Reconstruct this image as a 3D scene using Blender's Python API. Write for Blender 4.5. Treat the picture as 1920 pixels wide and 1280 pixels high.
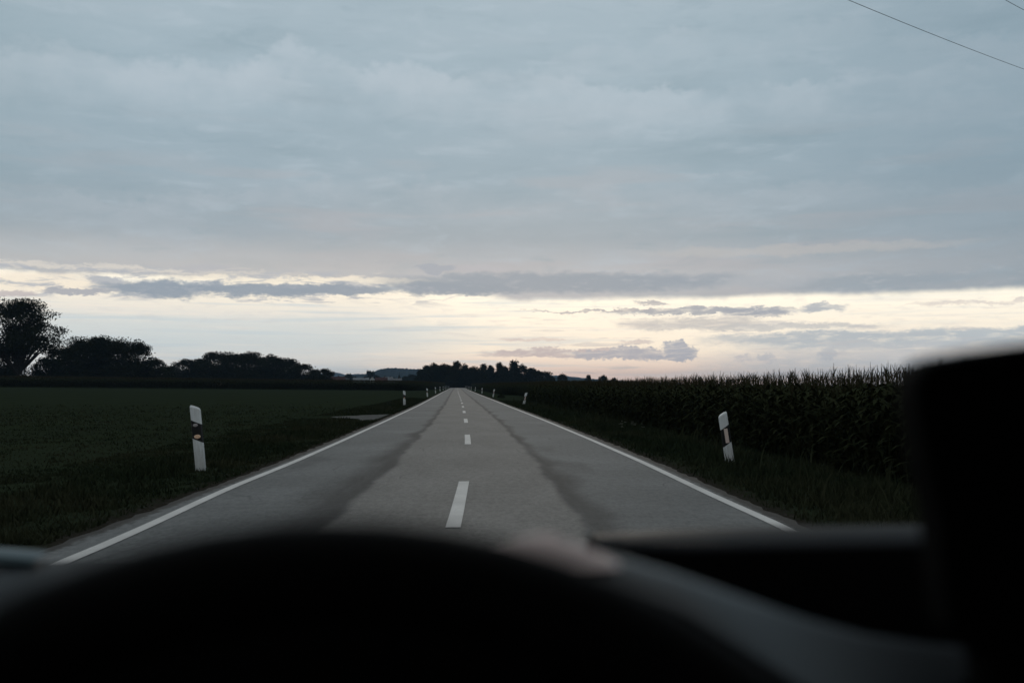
import bpy, math, random
import numpy as np
from mathutils import Vector, Matrix

for _o in list(bpy.data.objects):
    bpy.data.objects.remove(_o)
SC = bpy.context.scene
COL = SC.collection
R = math.radians

# ------------------------------------------------------------------ camera
EYE = Vector((0.0, 0.0, 1.25))
F = 35.0 / 36.0 * 1920.0            # focal length in photo pixels
cam = bpy.data.cameras.new('camera')
cam.lens, cam.sensor_width = 35.0, 36.0
cam.clip_start, cam.clip_end = 0.05, 30000.0
cam.dof.use_dof = True
cam.dof.focus_distance = 34.0
cam.dof.aperture_fstop = 3.3
camo = bpy.data.objects.new('camera', cam)
camo.location = EYE
camo.rotation_euler = (R(90 + 2.515), 0, R(-3.13))
COL.objects.link(camo)
SC.camera = camo
CM = camo.rotation_euler.to_matrix()


def ray(px, py):
    return CM @ Vector(((px - 960) / F, (640 - py) / F, -1.0))


def P(px, py, d):
    """the point at depth d on the sight line of a photo pixel"""
    return EYE + ray(px, py) * d


def lat(px, Y):
    """lateral position of something seen in photo column px at distance Y ahead"""
    v = ray(px, 722)
    return Y * v.x / v.y


def azel(px, py):
    v = ray(px, py).normalized()
    return math.degrees(math.atan2(v.x, v.y)), math.degrees(math.asin(v.z))


SC.render.engine = 'CYCLES'
SC.view_settings.view_transform = 'Standard'
SC.view_settings.look = 'None'
SC.view_settings.exposure = 0.0
SC.view_settings.gamma = 1.0
SC.cycles.use_denoising = True
SC.cycles.max_bounces = 6
SC.cycles.diffuse_bounces = 3
SC.cycles.glossy_bounces = 3
SC.cycles.transparent_max_bounces = 8
SC.cycles.volume_bounces = 0


# ------------------------------------------------------------------ node helper
def lin(c):
    return tuple(((v / 255) / 12.92 if v / 255 <= .04045 else ((v / 255 + .055) / 1.055) ** 2.4) for v in c)


class G:
    """small expression helper over a node tree"""
    def __init__(s, tree):
        s.t = tree
        s.n = tree.nodes
        s.l = tree.links

    def put(s, sock, v):
        if isinstance(v, S):
            s.l.new(v.s, sock)
        elif isinstance(v, bpy.types.NodeSocket):
            s.l.new(v, sock)
        elif isinstance(v, tuple) and len(v) == 3 and sock.type == 'RGBA':
            sock.default_value = (*v, 1)
        else:
            sock.default_value = v

    def math(s, op, a, b=None, c=None, clamp=False):
        n = s.n.new('ShaderNodeMath')
        n.operation = op
        n.use_clamp = clamp
        s.put(n.inputs[0], a)
        if b is not None:
            s.put(n.inputs[1], b)
        if c is not None:
            s.put(n.inputs[2], c)
        return S(s, n.outputs[0])

    def ss(s, a, b, x, lo=0.0, hi=1.0):
        n = s.n.new('ShaderNodeMapRange')
        n.interpolation_type = 'SMOOTHSTEP'
        s.put(n.inputs['Value'], x)
        for k, v in (('From Min', a), ('From Max', b), ('To Min', lo), ('To Max', hi)):
            s.put(n.inputs[k], v)
        return S(s, n.outputs['Result'])

    def vec(s, x, y, z=0.0):
        n = s.n.new('ShaderNodeCombineXYZ')
        for i, v in enumerate((x, y, z)):
            s.put(n.inputs[i], v)
        return S(s, n.outputs[0])

    def sep(s, v):
        n = s.n.new('ShaderNodeSeparateXYZ')
        s.put(n.inputs[0], v)
        return [S(s, o) for o in n.outputs]

    def noise(s, v, scale=1.0, detail=4.0, rough=.5, dist=0.0, out=0):
        n = s.n.new('ShaderNodeTexNoise')
        s.put(n.inputs['Vector'], v)
        n.inputs['Scale'].default_value = scale
        n.inputs['Detail'].default_value = detail
        n.inputs['Roughness'].default_value = rough
        n.inputs['Distortion'].default_value = dist
        return S(s, n.outputs[out])

    def mix(s, f, a, b):
        n = s.n.new('ShaderNodeMix')
        n.data_type = 'RGBA'
        s.put(n.inputs['Factor'], f)
        s.put(n.inputs[6], a)
        s.put(n.inputs[7], b)
        return S(s, n.outputs[2])

    def mul(s, a, b, f=1.0):
        n = s.n.new('ShaderNodeMix')
        n.data_type = 'RGBA'
        n.blend_type = 'MULTIPLY'
        s.put(n.inputs['Factor'], f)
        s.put(n.inputs[6], a)
        s.put(n.inputs[7], b)
        return S(s, n.outputs[2])

    def ramp(s, f, stops, smooth=False):
        n = s.n.new('ShaderNodeValToRGB')
        s.put(n.inputs[0], f)
        if smooth:
            n.color_ramp.interpolation = 'EASE'
        els = n.color_ramp.elements
        while len(els) < len(stops):
            els.new(.5)
        for e, (p, c) in zip(els, stops):
            e.position = p
            e.color = (*c, 1)
        return S(s, n.outputs[0])


class S:
    def __init__(s, g, sock):
        s.g, s.s = g, sock
    def __add__(a, b): return a.g.math('ADD', a, b)
    __radd__ = __add__
    def __sub__(a, b): return a.g.math('SUBTRACT', a, b)
    def __rsub__(a, b): return a.g.math('SUBTRACT', b, a)
    def __mul__(a, b): return a.g.math('MULTIPLY', a, b)
    __rmul__ = __mul__
    def __truediv__(a, b): return a.g.math('DIVIDE', a, b)
    def abs(a): return a.g.math('ABSOLUTE', a)
    def clamp(a): return a.g.math('ADD', a, 0.0, clamp=True)


# ------------------------------------------------------------------ sky
SUN_AZ, SUN_EL = 4.0, 5.0
W = bpy.data.worlds.new('World')
SC.world = W
W.use_nodes = True
W.cycles.sampling_method = 'MANUAL'
W.cycles.sample_map_resolution = 256


def build_sky():
    t = W.node_tree
    t.nodes.clear()
    g = G(t)
    tc = t.nodes.new('ShaderNodeTexCoord')
    x, y, z = g.sep(S(g, tc.outputs['Generated']))
    deg = 180 / math.pi
    az = g.math('ARCTAN2', x, y) * deg
    el = g.math('ARCSINE', z) * deg
    D = deg / F                                     # degrees per photo pixel
    # wobble that gives cloud outlines their ragged, billowing edges
    v1 = g.vec(az * .55, el * 1.5, 3.0)
    n1 = g.noise(v1, 1.0, 5.0, .6) - .5
    n2 = g.noise(g.vec(az * .6, el * 1.7, 11.0), 1.0, 5.0, .62) - .5
    fine = g.noise(g.vec(az * 2.4, el * 5.0, 5.0), 1.0, 4.0, .6) - .5
    fine2 = g.noise(g.vec(az * 5.5, el * 13.0, 15.0), 1.0, 4.0, .65) - .5
    azw = az + n2 * 2.2
    elw = el + n1 * .95 + fine * .34 + fine2 * .16
    billow = g.noise(g.vec(az * 2.6, el * 3.0, 2.0), 1.0, 5.0, .55) - .5
    billow2 = g.noise(g.vec(az * 2.6, el * 3.0, 42.0), 1.0, 5.0, .55) - .5
    # perspective plane of the cloud deck
    den = z.abs() + .10
    pl = g.vec(x / den, y / den, 0.0)

    def blob(px, py, wx, wy, soft=.5, sharp=False, flat=0.0):
        a, e = azel(px, py)
        X = ((azw if not sharp else az + billow2 * .9) - a) / (wx * D)
        E = (elw if not sharp else el + billow * .75) - e
        Y = E / (wy * D)
        if flat:
            Y = g.math('MAXIMUM', Y, Y * (-flat))
        d = X * X + Y * Y
        return g.ss(1 + soft, max(0.0, 1 - soft), d)

    # --- clear sky under the deck
    el01 = g.math('DIVIDE', el, 8.0, clamp=True)
    ctr = g.ramp(el01, [(0.0, lin((252, 220, 206))), (.10, lin((256, 228, 211))), (.25, lin((266, 250, 228))),
                        (.5, lin((268, 256, 236))), (.66, lin((274, 264, 243))), (1.0, lin((268, 257, 238)))])
    lef = g.ramp(el01, [(0.0, lin((238, 230, 224))), (.12, lin((230, 228, 223))), (.3, lin((220, 224, 222))),
                        (.5, lin((240, 234, 224))), (.62, lin((255, 244, 226))), (.75, lin((270, 260, 240))), (1.0, lin((240, 232, 222)))])
    a1 = azel(620, 640)[0]
    a2 = azel(980, 640)[0]
    clear = g.mix(g.ss(a1, a2, az + n1 * 3), lef, ctr)
    # far right is greyer near the horizon
    a3, a4 = azel(1250, 640)[0], azel(1700, 640)[0]
    lowm = g.ss(azel(0, 590)[1], azel(0, 660)[1], elw)
    clear = g.mix(g.ss(a3, a4, azw) * lowm * .6, clear, lin((212, 212, 210)))
    # thin horizontal veils
    st = g.noise(g.vec(az * .10, el * 2.6, 7.0), 1.0, 5.0, .55)
    stm = g.ss(.50, .66, st) * g.ss(azel(1500, 0)[0], azel(700, 0)[0], az, .25, .65)
    clear = g.mix(stm, clear, lin((205, 216, 221)))
    st2 = g.noise(g.vec(az * .14, el * 4.2, 17.0), 1.0, 4.0, .55)
    clear = g.mix(g.ss(.56, .70, st2) * .4, clear, lin((255, 240, 224)))
    lowb = blob(430, 625, 520, 30, .9)
    clear = g.mix(lowb * .4, clear, lin((200, 213, 218)))
    grey = lin((172, 180, 188))

    def over(base, m, c, k=1.0):
        return g.mix(m * k if k != 1.0 else m, base, c)

    c = clear
    # lower right grey cloud sheets
    c = over(c, blob(1800, 632, 400, 17, .5, flat=.8), lin((184, 193, 200)), .9)
    c = over(c, blob(1560, 632, 200, 9, .6), lin((188, 194, 199)), .8)
    c = over(c, blob(1300, 607, 130, 13, .6), lin((203, 199, 196)), .9)
    c = over(c, blob(1480, 612, 150, 6, .7), lin((200, 199, 198)), .8)
    c = over(c, blob(1700, 668, 320, 22, .8), lin((205, 204, 205)), .7)
    c = over(c, blob(1640, 690, 300, 18, .8), lin((197, 201, 205)), .7)
    # streak clouds in the bright gap
    c = over(c, blob(1320, 583, 160, 6, .5), lin((168, 172, 180)), .95)
    c = over(c, blob(1415, 586, 60, 9, .5), lin((165, 170, 180)), .95)
    c = over(c, blob(1120, 582, 130, 2.5, .7), lin((178, 176, 180)), .9)
    c = over(c, blob(1222, 568, 30, 4, .6), lin((182, 180, 183)), .9)
    c = over(c, blob(1540, 577, 42, 8, .6), lin((176, 182, 190)), .9)
    c = over(c, blob(1850, 568, 120, 4, .8), lin((222, 212, 205)), .8)
    c = over(c, blob(1000, 637, 70, 3, .7), lin((222, 206, 198)), .8)
    c = over(c, blob(1190, 642, 35, 4, .7), lin((212, 200, 196)), .8)
    # low cumulus line with its tower
    c = over(c, blob(1060, 661, 150, 7, .5), lin((196, 186, 188)), .95)
    for q in ((1174, 661, 30, 13), (1208, 664, 38, 12), (1130, 665, 60, 8)):
        c = over(c, blob(*q, .4, True), lin((176, 179, 189)), .96)
    for q in ((1260, 652, 18, 15), (1274, 649, 15, 12), (1294, 660, 17, 12), (1278, 668, 28, 9), (1240, 671, 26, 5)):
        c = over(c, blob(*q, .4, True), lin((171, 177, 189)), .98)
    c = over(c, blob(1437, 672, 18, 8, .5, True), lin((192, 194, 200)), .8)
    c = over(c, blob(1553, 663, 16, 12, .5, True), lin((186, 191, 198)), .8)
    c = over(c, blob(1395, 672, 18, 6, .6, True), lin((200, 198, 202)), .7)
    wisp = g.noise(g.vec(az * .7, el * 3.4, 103.0), 1.0, 7.0, .66, .4)
    c = g.mix(g.ss(.46, .70, wisp) * .55, c, clear)
    # --- main deck
    n3 = g.noise(pl, .9, 5.0, .55)
    n4 = g.noise(pl, .32, 3.0, .5)
    n5 = g.noise(g.vec(az * .09, el * .5, 23.0), 1.0, 5.0, .5)
    elt = g.math('DIVIDE', el, 26.0, clamp=True)
    deck = g.ramp(elt, [(0.0, lin((190, 188, 190))), (.25, lin((184, 185, 189))), (.32, lin((162, 172, 180))), (.45, lin((156, 173, 184))),
                        (.62, lin((160, 178, 189))), (.80, lin((167, 183, 193))), (1.0, lin((158, 177, 187)))])
    var = n3 * .5 + n4 * .5 + n5 * .9
    deck = g.mix(g.ss(.92, 1.30, var) * .55, deck, lin((180, 190, 199)))
    deck = g.mix(g.ss(.95, .66, var) * .55, deck, lin((138, 158, 169)))
    w1 = g.noise(g.vec(az * .30, el * 1.15, 71.0), 1.0, 7.0, .62, .6)
    w2 = g.noise(pl, 3.2, 7.0, .62, .4)
    ww = w1 * .6 + w2 * .4
    deck = g.mix(g.ss(.50, .66, ww) * .30, deck, lin((186, 198, 208)))
    deck = g.mix(g.ss(.48, .34, ww) * .26, deck, lin((136, 158, 170)))
    pink = g.noise(g.vec(az * .08, el * .8, 31.0), 1.0, 4.0, .5)
    deck = g.mix(g.ss(.52, .68, pink) * g.ss(17, 8, el) * .45, deck, lin((180, 178, 182)))

    # billowing pale tops in the upper deck
    def lobes(bumps, base, k, depth, seedn):
        top = None
        for (px, py, w) in bumps:
            a, e = azel(px, py)
            X = (az - a) / (w * D)
            hgt = (e - base)
            b = g.math('POWER', 2.718, X * X * -1.0) * hgt
            top = b if top is None else g.math('MAXIMUM', top, b)
        edge = top + base + (g.noise(g.vec(az * .55, el * .7, seedn), 1.0, 7.0, .66) - .5) * 3.2
        dd = edge - el
        patchy = g.ss(.36, .58, g.noise(g.vec(az * .22, el * .3, seedn + 3), 1.0, 3.0, .5), .25, 1.0)
        return g.ss(-.15, .55, dd) * g.ss(depth, 0.0, dd) * patchy * k

    e0 = azel(800, 170)[1]
    deck = g.mix(lobes([(130, 97, 110), (350, 114, 120), (560, 78, 110), (760, 112, 110), (960, 118, 150)], e0, .60, 3.6, 41.0), deck, lin((186, 197, 206)))
    e1 = azel(1300, 130)[1]
    deck = g.mix(lobes([(1130, 70, 120), (1300, 42, 130), (1540, 30, 160), (1700, 60, 150)], e1, .45, 3.8, 47.0), deck, lin((183, 194, 203)))
    e2 = azel(1200, 390)[1]
    deck = g.mix(lobes([(700, 330, 260), (1150, 345, 260), (1500, 340, 200), (1800, 345, 200)], e2, .35, 2.2, 53.0), deck, lin((182, 189, 197)))
    # the deck thickens towards the right, the left edge and behind
    deck = g.mix(g.ss(14, 34, az + n4 * 6) * .42, deck, lin((112, 136, 151)))
    deck = g.mix(g.ss(-12, -30, az + n4 * 6) * .32, deck, lin((122, 144, 152)))
    # dark bellies at its lower rim
    deck = over(deck, blob(1610, 530, 170, 12, .9), lin((148, 160, 171)), .6)
    deck = over(deck, blob(1500, 468, 260, 9, .9), lin((196, 190, 186)), .40)
    # lower rim of the deck
    eb = g.ss(azel(700, 500)[0], azel(1000, 500)[0], az, azel(0, 510)[1], azel(0, 543)[1])
    rim = g.noise(g.vec(az * .35, el * .5, 61.0), 1.0, 5.0, .6) - .5
    ebw = eb + rim * .9 * g.ss(azel(1100, 0)[0], azel(600, 0)[0], az, .60, 1.5)
    dm = g.ss(-.13, .30, el - ebw)
    # torn, warmer underside on the left
    warm = g.ss(3.2, .2, el - ebw) * g.ss(azel(1000, 0)[0], azel(500, 0)[0], az)
    deck = g.mix(warm * .5, deck, lin((200, 196, 192)))
    c = g.mix(dm, c, deck)
    gap = blob(150, 500, 330, 5, .9)
    c = over(c, gap, lin((226, 218, 208)), .7)
    c = over(c, blob(600, 528, 260, 9, .7), lin((252, 240, 220)), .85)
    c = over(c, blob(90, 530, 160, 14, .8), lin((252, 238, 218)), .85)
    c = over(c, blob(390, 503, 60, 7, .7), lin((186, 186, 190)), .8)
    c = over(c, blob(200, 524, 36, 8, .6), lin((176, 180, 188)), .85)
    # the two long dark bars
    # shreds of cloud hanging in the bright rift on the left, faint dashes on the right
    sh = g.noise(g.vec(az * .42, el * 2.4, 83.0), 1.0, 7.0, .64, .5)
    rift = g.ss(azel(0, 562)[1], azel(0, 545)[1], el) * g.ss(azel(0, 478)[1], azel(0, 500)[1], el) * g.ss(azel(1000, 0)[0], azel(700, 0)[0], az)
    c = over(c, g.ss(.50, .62, sh) * rift, lin((178, 182, 190)), .85)
    c = over(c, g.ss(.42, .34, sh) * rift, lin((250, 236, 218)), .5)
    sh2 = g.noise(g.vec(az * .30, el * 3.6, 91.0), 1.0, 6.0, .60, .3)
    low = g.ss(azel(0, 556)[1], azel(0, 580)[1], el)
    c = over(c, g.ss(.55, .68, sh2) * low * g.ss(azel(700, 0)[0], azel(1100, 0)[0], az, .25, .75), lin((200, 197, 198)), .8)
    c = over(c, g.ss(.42, .32, sh2) * low * g.ss(azel(900, 0)[0], azel(1200, 0)[0], az), lin((255, 240, 222)), .35)
    bar = lin((148, 159, 172))
    c = over(c, blob(300, 542, 105, 15, .6), bar, .97)
    c = over(c, blob(470, 543, 150, 12, .6), bar, .97)
    c = over(c, blob(630, 543, 105, 11, .4), bar, .96)
    c = over(c, blob(150, 546, 55, 5, .5), lin((170, 172, 180)), .9)
    c = over(c, blob(30, 550, 40, 6, .6), lin((190, 180, 182)), .8)
    c = over(c, blob(850, 540, 120, 12, .6), bar, .97)
    c = over(c, blob(1060, 530, 330, 19, .7), lin((149, 160, 172)), .92)
    c = over(c, blob(818, 503, 32, 8, .5), lin((166, 172, 182)), .9)
    c = over(c, blob(900, 503, 50, 6, .8), lin((184, 184, 190)), .7)
    inner = g.ss(.52, .68, g.noise(g.vec(az * .8, el * 2.6, 97.0), 1.0, 6.0, .62)) * g.ss(azel(0, 700)[1], azel(0, 560)[1], el) * g.ss(azel(0, 490)[1], azel(0, 505)[1], el)
    c = g.mix(inner * .22, c, lin((205, 203, 205)))
    c = over(c, blob(1440, 528, 80, 14, .9), lin((178, 182, 188)), .6)
    # behind and overhead: the same overcast, somewhat dimmer; below the horizon: dim
    back = g.ss(.15, -.6, y)
    c = g.mix(back * .7, c, lin((140, 144, 147)))
    over_h = g.ss(24, 50, el)
    c = g.mix(over_h * .75, c, lin((158, 160, 161)))
    c = g.mix(g.ss(0.0, -3.0, el), c, lin((60, 66, 66)))

    bg = t.nodes.new('ShaderNodeBackground')
    g.put(bg.inputs['Color'], c)
    bg.inputs['Strength'].default_value = 1.10
    sky = t.nodes.new('ShaderNodeTexSky')
    sky.sky_type = 'NISHITA'
    sky.sun_disc = False
    sky.sun_elevation = R(SUN_EL)
    sky.sun_rotation = R(SUN_AZ)
    bs = t.nodes.new('ShaderNodeBackground')
    t.links.new(sky.outputs[0], bs.inputs['Color'])
    bs.inputs['Strength'].default_value = .05
    mx = t.nodes.new('ShaderNodeMixShader')     # thin overcast lets a little clear sky through
    mx.inputs[0].default_value = .04
    t.links.new(bg.outputs[0], mx.inputs[1])
    t.links.new(bs.outputs[0], mx.inputs[2])
    out = t.nodes.new('ShaderNodeOutputWorld')
    t.links.new(mx.outputs[0], out.inputs['Surface'])


build_sky()
sun = bpy.data.lights.new('sun', 'SUN')
sun.energy, sun.angle, sun.color = .5, R(14), (1.0, .86, .72)
suno = bpy.data.objects.new('sun', sun)
sd = Vector((math.sin(R(SUN_AZ)) * math.cos(R(SUN_EL)), math.cos(R(SUN_AZ)) * math.cos(R(SUN_EL)), math.sin(R(SUN_EL))))
suno.rotation_euler = sd.to_track_quat('Z', 'Y').to_euler()
suno.location = (0, 0, 60)
COL.objects.link(suno)


# ------------------------------------------------------------------ materials
def mat(name, color=(.5, .5, .5), rough=.8, spec=.3, noise=None, bump=None, build=None, metallic=0.0):
    m = bpy.data.materials.new(name)
    m.use_nodes = True
    t = m.node_tree
    b = t.nodes['Principled BSDF']
    b.inputs['Base Color'].default_value = (*color, 1)
    b.inputs['Roughness'].default_value = rough
    b.inputs['Specular IOR Level'].default_value = spec
    b.inputs['Metallic'].default_value = metallic
    g = G(t)
    tc = t.nodes.new('ShaderNodeTexCoord')
    obj = S(g, tc.outputs['Object'])
    if noise:
        c2, sc, lo, hi = noise
        f = g.ss(lo, hi, g.noise(obj, sc, 6.0, .6))
        g.put(b.inputs['Base Color'], g.mix(f, color, c2))
    if bump:
        sc, st = bump
        bn = t.nodes.new('ShaderNodeBump')
        bn.inputs['Strength'].default_value = st
        bn.inputs['Distance'].default_value = .02
        g.put(bn.inputs['Height'], g.noise(obj, sc, 5.0, .6))
        t.links.new(bn.outputs[0], b.inputs['Normal'])
    if build:
        build(g, b, obj, tc)
    return m


def asphalt(g, b, obj, tc):
    u, v, _ = g.sep(S(g, tc.outputs['UV']))          # u: metres from the centre line, v: metres along
    w = g.vec(u, v)
    streak = g.vec(u * 3.0, v * .25)
    big = g.noise(w, .35, 4.0, .55)
    mid = g.noise(g.vec(u * 1.2, v * .35, 4.0), 1.0, 4.0, .6)
    grain = g.noise(g.vec(u, v * .45), 30.0, 3.0, .75)
    grit = g.noise(g.vec(u, v * .5), 11.0, 3.0, .7)
    seam_w = (g.noise(g.vec(v * .5, 1.3), 1.0, 3.0, .55) - .5) * .34 + (g.noise(g.vec(v * 3.0, 4.0), 1.0, 3.0, .6) - .5) * .05
    seam_w2 = (g.noise(g.vec(v * .45, 8.3), 1.0, 3.0, .55) - .5) * .30 + (g.noise(g.vec(v * 3.2, 9.0), 1.0, 3.0, .6) - .5) * .07
    ul = (u + 1.13 + seam_w) * -1.0                 # >0 outside the left seam
    ur = u - 1.10 + seam_w2
    mid_zone = g.math('MULTIPLY', g.ss(.02, -.03, ul), g.ss(.02, -.03, ur))
    lane = g.mix(g.ss(.35, .7, big), (.136, .139, .138), (.176, .179, .178))
    core = g.mix(g.ss(.3, .7, mid), (.168, .160, .151), (.212, .202, .191))
    col = g.mix(mid_zone, lane, core)
    # bitumen-dark smear on the outer side of each seam, narrower and wider in turns
    wl = g.ss(.3, .75, g.noise(g.vec(v * .3, 21.0), 1.0, 3.0, .5), .10, .50) + g.ss(27, 14, v, 0, .50)
    wr = g.ss(.3, .75, g.noise(g.vec(v * .33, 27.0), 1.0, 3.0, .5), .10, .48) + g.ss(20, 12, v, 0, .22)
    sl = g.ss(-.09, .05, ul) * g.ss(1.0, .15, ul / wl)
    sr = g.ss(-.09, .05, ur) * g.ss(1.0, .15, ur / wr)
    smear = g.math('MAXIMUM', sl, sr) * g.ss(.25, .6, g.noise(streak, .8, 4.0, .6), .55, 1.0)
    col = g.mix(smear * .95, col, (.034, .035, .036))
    # damp looking dirt blotches
    pat = g.ss(.58, .72, g.noise(g.vec(u * .9, v * .22, 12.0), 1.0, 5.0, .6)) * (1.0 - mid_zone)
    col = g.mix(pat * .45, col, (.055, .057, .058))
    # broken grubby edge
    ed = g.ss(2.86, 2.98, u.abs() + (grit - .5) * .22)
    col = g.mix(ed * .9, col, (.034, .030, .026))
    # hairline cracks across
    vor = g.n.new('ShaderNodeTexVoronoi')
    vor.feature = 'DISTANCE_TO_EDGE'
    g.put(vor.inputs['Vector'], g.vec(u * .5 + big * .6, v * .13 + mid * .3))
    vor.inputs['Scale'].default_value = 1.0
    crack = g.ss(.008, .0, S(g, vor.outputs['Distance'])) * g.ss(.45, .6, big)
    col = g.mix(crack * .5, col, (.06, .06, .06))
    gm = g.ss(.2, .8, grain * .55 + grit * .45)
    col = g.mul(col, g.mix(gm, (1.42, 1.42, 1.42), (.60, .60, .60)))
    col = g.mix(g.ss(.62, .80, grain) * .30, col, (.26, .255, .245))
    g.put(b.inputs['Base Color'], col)
    b.inputs['Roughness'].default_value = .85
    b.inputs['Specular IOR Level'].default_value = .14
    bn = g.n.new('ShaderNodeBump')
    bn.inputs['Strength'].default_value = .5
    bn.inputs['Distance'].default_value = .012
    g.put(bn.inputs['Height'], grain * .6 + grit)
    g.l.new(bn.outputs[0], b.inputs['Normal'])


def meadow(g, b, obj, tc):
    u, v, _ = g.sep(S(g, tc.outputs['UV']))
    w = g.vec(u, v)
    n1 = g.noise(w, .18, 5.0, .6)
    n2 = g.noise(w, 2.2, 5.0, .65)
    n3 = g.noise(w, 14.0, 3.0, .7)
    col = g.mix(g.ss(.3, .7, n1 * .5 + n2 * .5), (.021, .028, .017), (.029, .038, .022))
    col = g.mix(g.ss(.45, .75, n3) * .5, col, (.018, .023, .014))
    # mown stripes of the left meadow
    stripe = g.math('SINE', (u + n1 * 3) * 1.4)
    col = g.mix(g.ss(.2, .9, stripe) * g.ss(-6, -9, u) * .18, col, (.034, .045, .022))
    # bare brown edge next to the asphalt
    d = u.abs() - 3.0 + (n2 - .5) * .9
    col = g.mix(g.ss(.55, .05, d), col, (.030, .026, .021))
    col = g.mix(g.ss(.30, .0, d) * g.ss(.5, .7, n3), col, (.075, .070, .062))
    g.put(b.inputs['Base Color'], col)
    bn = g.n.new('ShaderNodeBump')
    bn.inputs['Strength'].default_value = .7
    bn.inputs['Distance'].default_value = .08
    g.put(bn.inputs['Height'], n2 + n3 * .5)
    g.l.new(bn.outputs[0], b.inputs['Normal'])


def paint(g, b, obj, tc):
    u, v, _ = g.sep(S(g, tc.outputs['UV']))
    n = g.noise(g.vec(u, v), 26.0, 4.0, .7)
    n2 = g.noise(g.vec(u, v), 1.6, 4.0, .6)
    col = g.mix(g.ss(.3, .7, n2), (.60, .575, .55), (.74, .71, .68))
    col = g.mix(g.ss(.55, .70, n * .65 + n2 * .35) * .8, col, (.24, .232, .222))
    g.put(b.inputs['Base Color'], col)


def post_white(g, b, obj, tc):
    x, y, z = g.sep(obj)
    n = g.noise(obj, 16.0, 5.0, .65)
    n2 = g.noise(g.vec(x * 30, y * 30, z * 5), 1.0, 3.0, .6)
    col = g.mix(g.ss(.35, .7, n2), (.74, .76, .76), (.62, .63, .62))
    dirt = g.ss(.5, .05, z + (n - .5) * .5)
    col = g.mix(dirt * .45, col, (.30, .29, .26))
    col = g.mix(g.ss(.62, .70, n) * g.ss(.55, .3, z) * .8, col, (.10, .10, .10))
    g.put(b.inputs['Base Color'], col)


M = {}
M['road'] = mat('worn_asphalt', rough=.65, build=asphalt)
M['ground'] = mat('meadow_ground', rough=1.0, spec=.0, build=meadow)
M['paint'] = mat('road_paint', rough=.8, spec=.1, build=paint)
M['gravel'] = mat('gravel', (.17, .167, .16), .95, .0, noise=((.10, .097, .09), 9.0, .35, .65), bump=(60, .8))
M['post'] = mat('post_white', rough=.5, spec=.4, build=post_white)
M['band'] = mat('post_black', (.008, .008, .008), .5, .3)
M['reflector'] = mat('reflector_amber', (.95, .55, .34), .25, .6, noise=((.9, .75, .6), 60.0, .4, .7))
M['reflector_grey'] = mat('reflector_clear', (.42, .38, .38), .25, .6, noise=((.3, .28, .28), 60.0, .4, .7))
M['reflector_bar'] = mat('reflector_bar', (.80, .62, .54), .3, .5, noise=((.7, .6, .56), 60.0, .4, .7))
M['leaf'] = mat('tree_leaves', (.013, .017, .009), .9, .0, noise=((.022, .025, .012), .6, .35, .65))
M['leaf_dark'] = mat('tree_leaves_dark', (.011, .016, .010), .9, .0, noise=((.018, .023, .012), .6, .35, .65))
M['bark'] = mat('bark', (.018, .015, .012), .95, .1, noise=((.03, .025, .02), 3.0, .4, .6))
M['maize'] = mat('maize_leaves', (.024, .030, .016), .75, .0, noise=((.039, .043, .022), 2.0, .35, .65))
M['maize_dry'] = mat('maize_tassels', (.050, .043, .025), .9, .0, noise=((.030, .030, .016), 3.0, .35, .65))
M['maize_stalk'] = mat('maize_stalks', (.022, .026, .012), .8, .0, noise=((.035, .032, .018), 3.0, .35, .65))
M['grass'] = mat('grass_blades', (.021, .029, .016), .85, .0, noise=((.038, .040, .023), .35, .4, .65))
M['hill'] = mat('wooded_hill', (.012, .016, .012), 1.0, .0, noise=((.018, .022, .015), .02, .4, .6))
M['wire'] = mat('cable', (.45, .50, .53), .7, .2)
M['wood'] = mat('pole_wood', (.10, .075, .055), .9, .1, noise=((.06, .045, .035), 6.0, .4, .6))
M['wall_white'] = mat('render_white', (.62, .62, .60), .9, .1, noise=((.5, .5, .48), .5, .4, .6))
M['wall_cream'] = mat('render_cream', (.20, .17, .15), .9, .1, noise=((.28, .25, .22), .5, .4, .6))
M['roof_red'] = mat('roof_tiles_red', (.080, .034, .026), .9, .1, noise=((.05, .025, .02), 1.5, .4, .6))
M['roof_grey'] = mat('roof_tiles_grey', (.12, .12, .125), .8, .2, noise=((.2, .2, .2), 1.5, .4, .6))
M['roof_pale'] = mat('metal_roof_pale', (.22, .235, .25), .6, .3, noise=((.16, .17, .18), 1.5, .4, .6))
M['window'] = mat('window_glass', (.03, .035, .04), .1, .5)
M['dash'] = mat('dashboard_plastic', (.007, .0075, .009), .5, .12, bump=(500, .08))
M['dash_matt'] = mat('dashboard_matt', (.004, .004, .004), .9, .05, bump=(500, .08))
M['pod'] = mat('pod_plastic', (.005, .006, .0075), .62, .08, bump=(500, .05))


def hood_plastic(g, b, obj, tc):
    # gloss drops along the hood so its sheen fades towards the passenger side
    x, y, z = g.sep(obj)
    g.put(b.inputs['Specular IOR Level'], g.ss(-.18, .03, x, .60, .10))
    g.put(b.inputs['Roughness'], g.ss(-.18, .03, x, .33, .60))


M['hood'] = mat('hood_plastic', (.005, .006, .007), .34, .55, bump=(500, .05), build=hood_plastic)
M['rim'] = mat('steering_leather', (.004, .004, .004), .75, .12, bump=(300, .1))
M['lining'] = mat('cabin_lining', (.02, .02, .02), .95, .05, bump=(300, .1))
M['screen'] = mat('device_black', (.003, .003, .003), .8, .04)
M['body_paint'] = mat('car_paint', (.015, .02, .028), .25, .5)
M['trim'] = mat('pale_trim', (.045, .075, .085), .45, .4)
M['warm_trim'] = mat('warm_trim', (.80, .62, .58), .5, .5)  # pink of the reflected sunset put into the base colour
M['flower'] = mat('pale_flowers', (.42, .42, .36), .9, .1)


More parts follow.
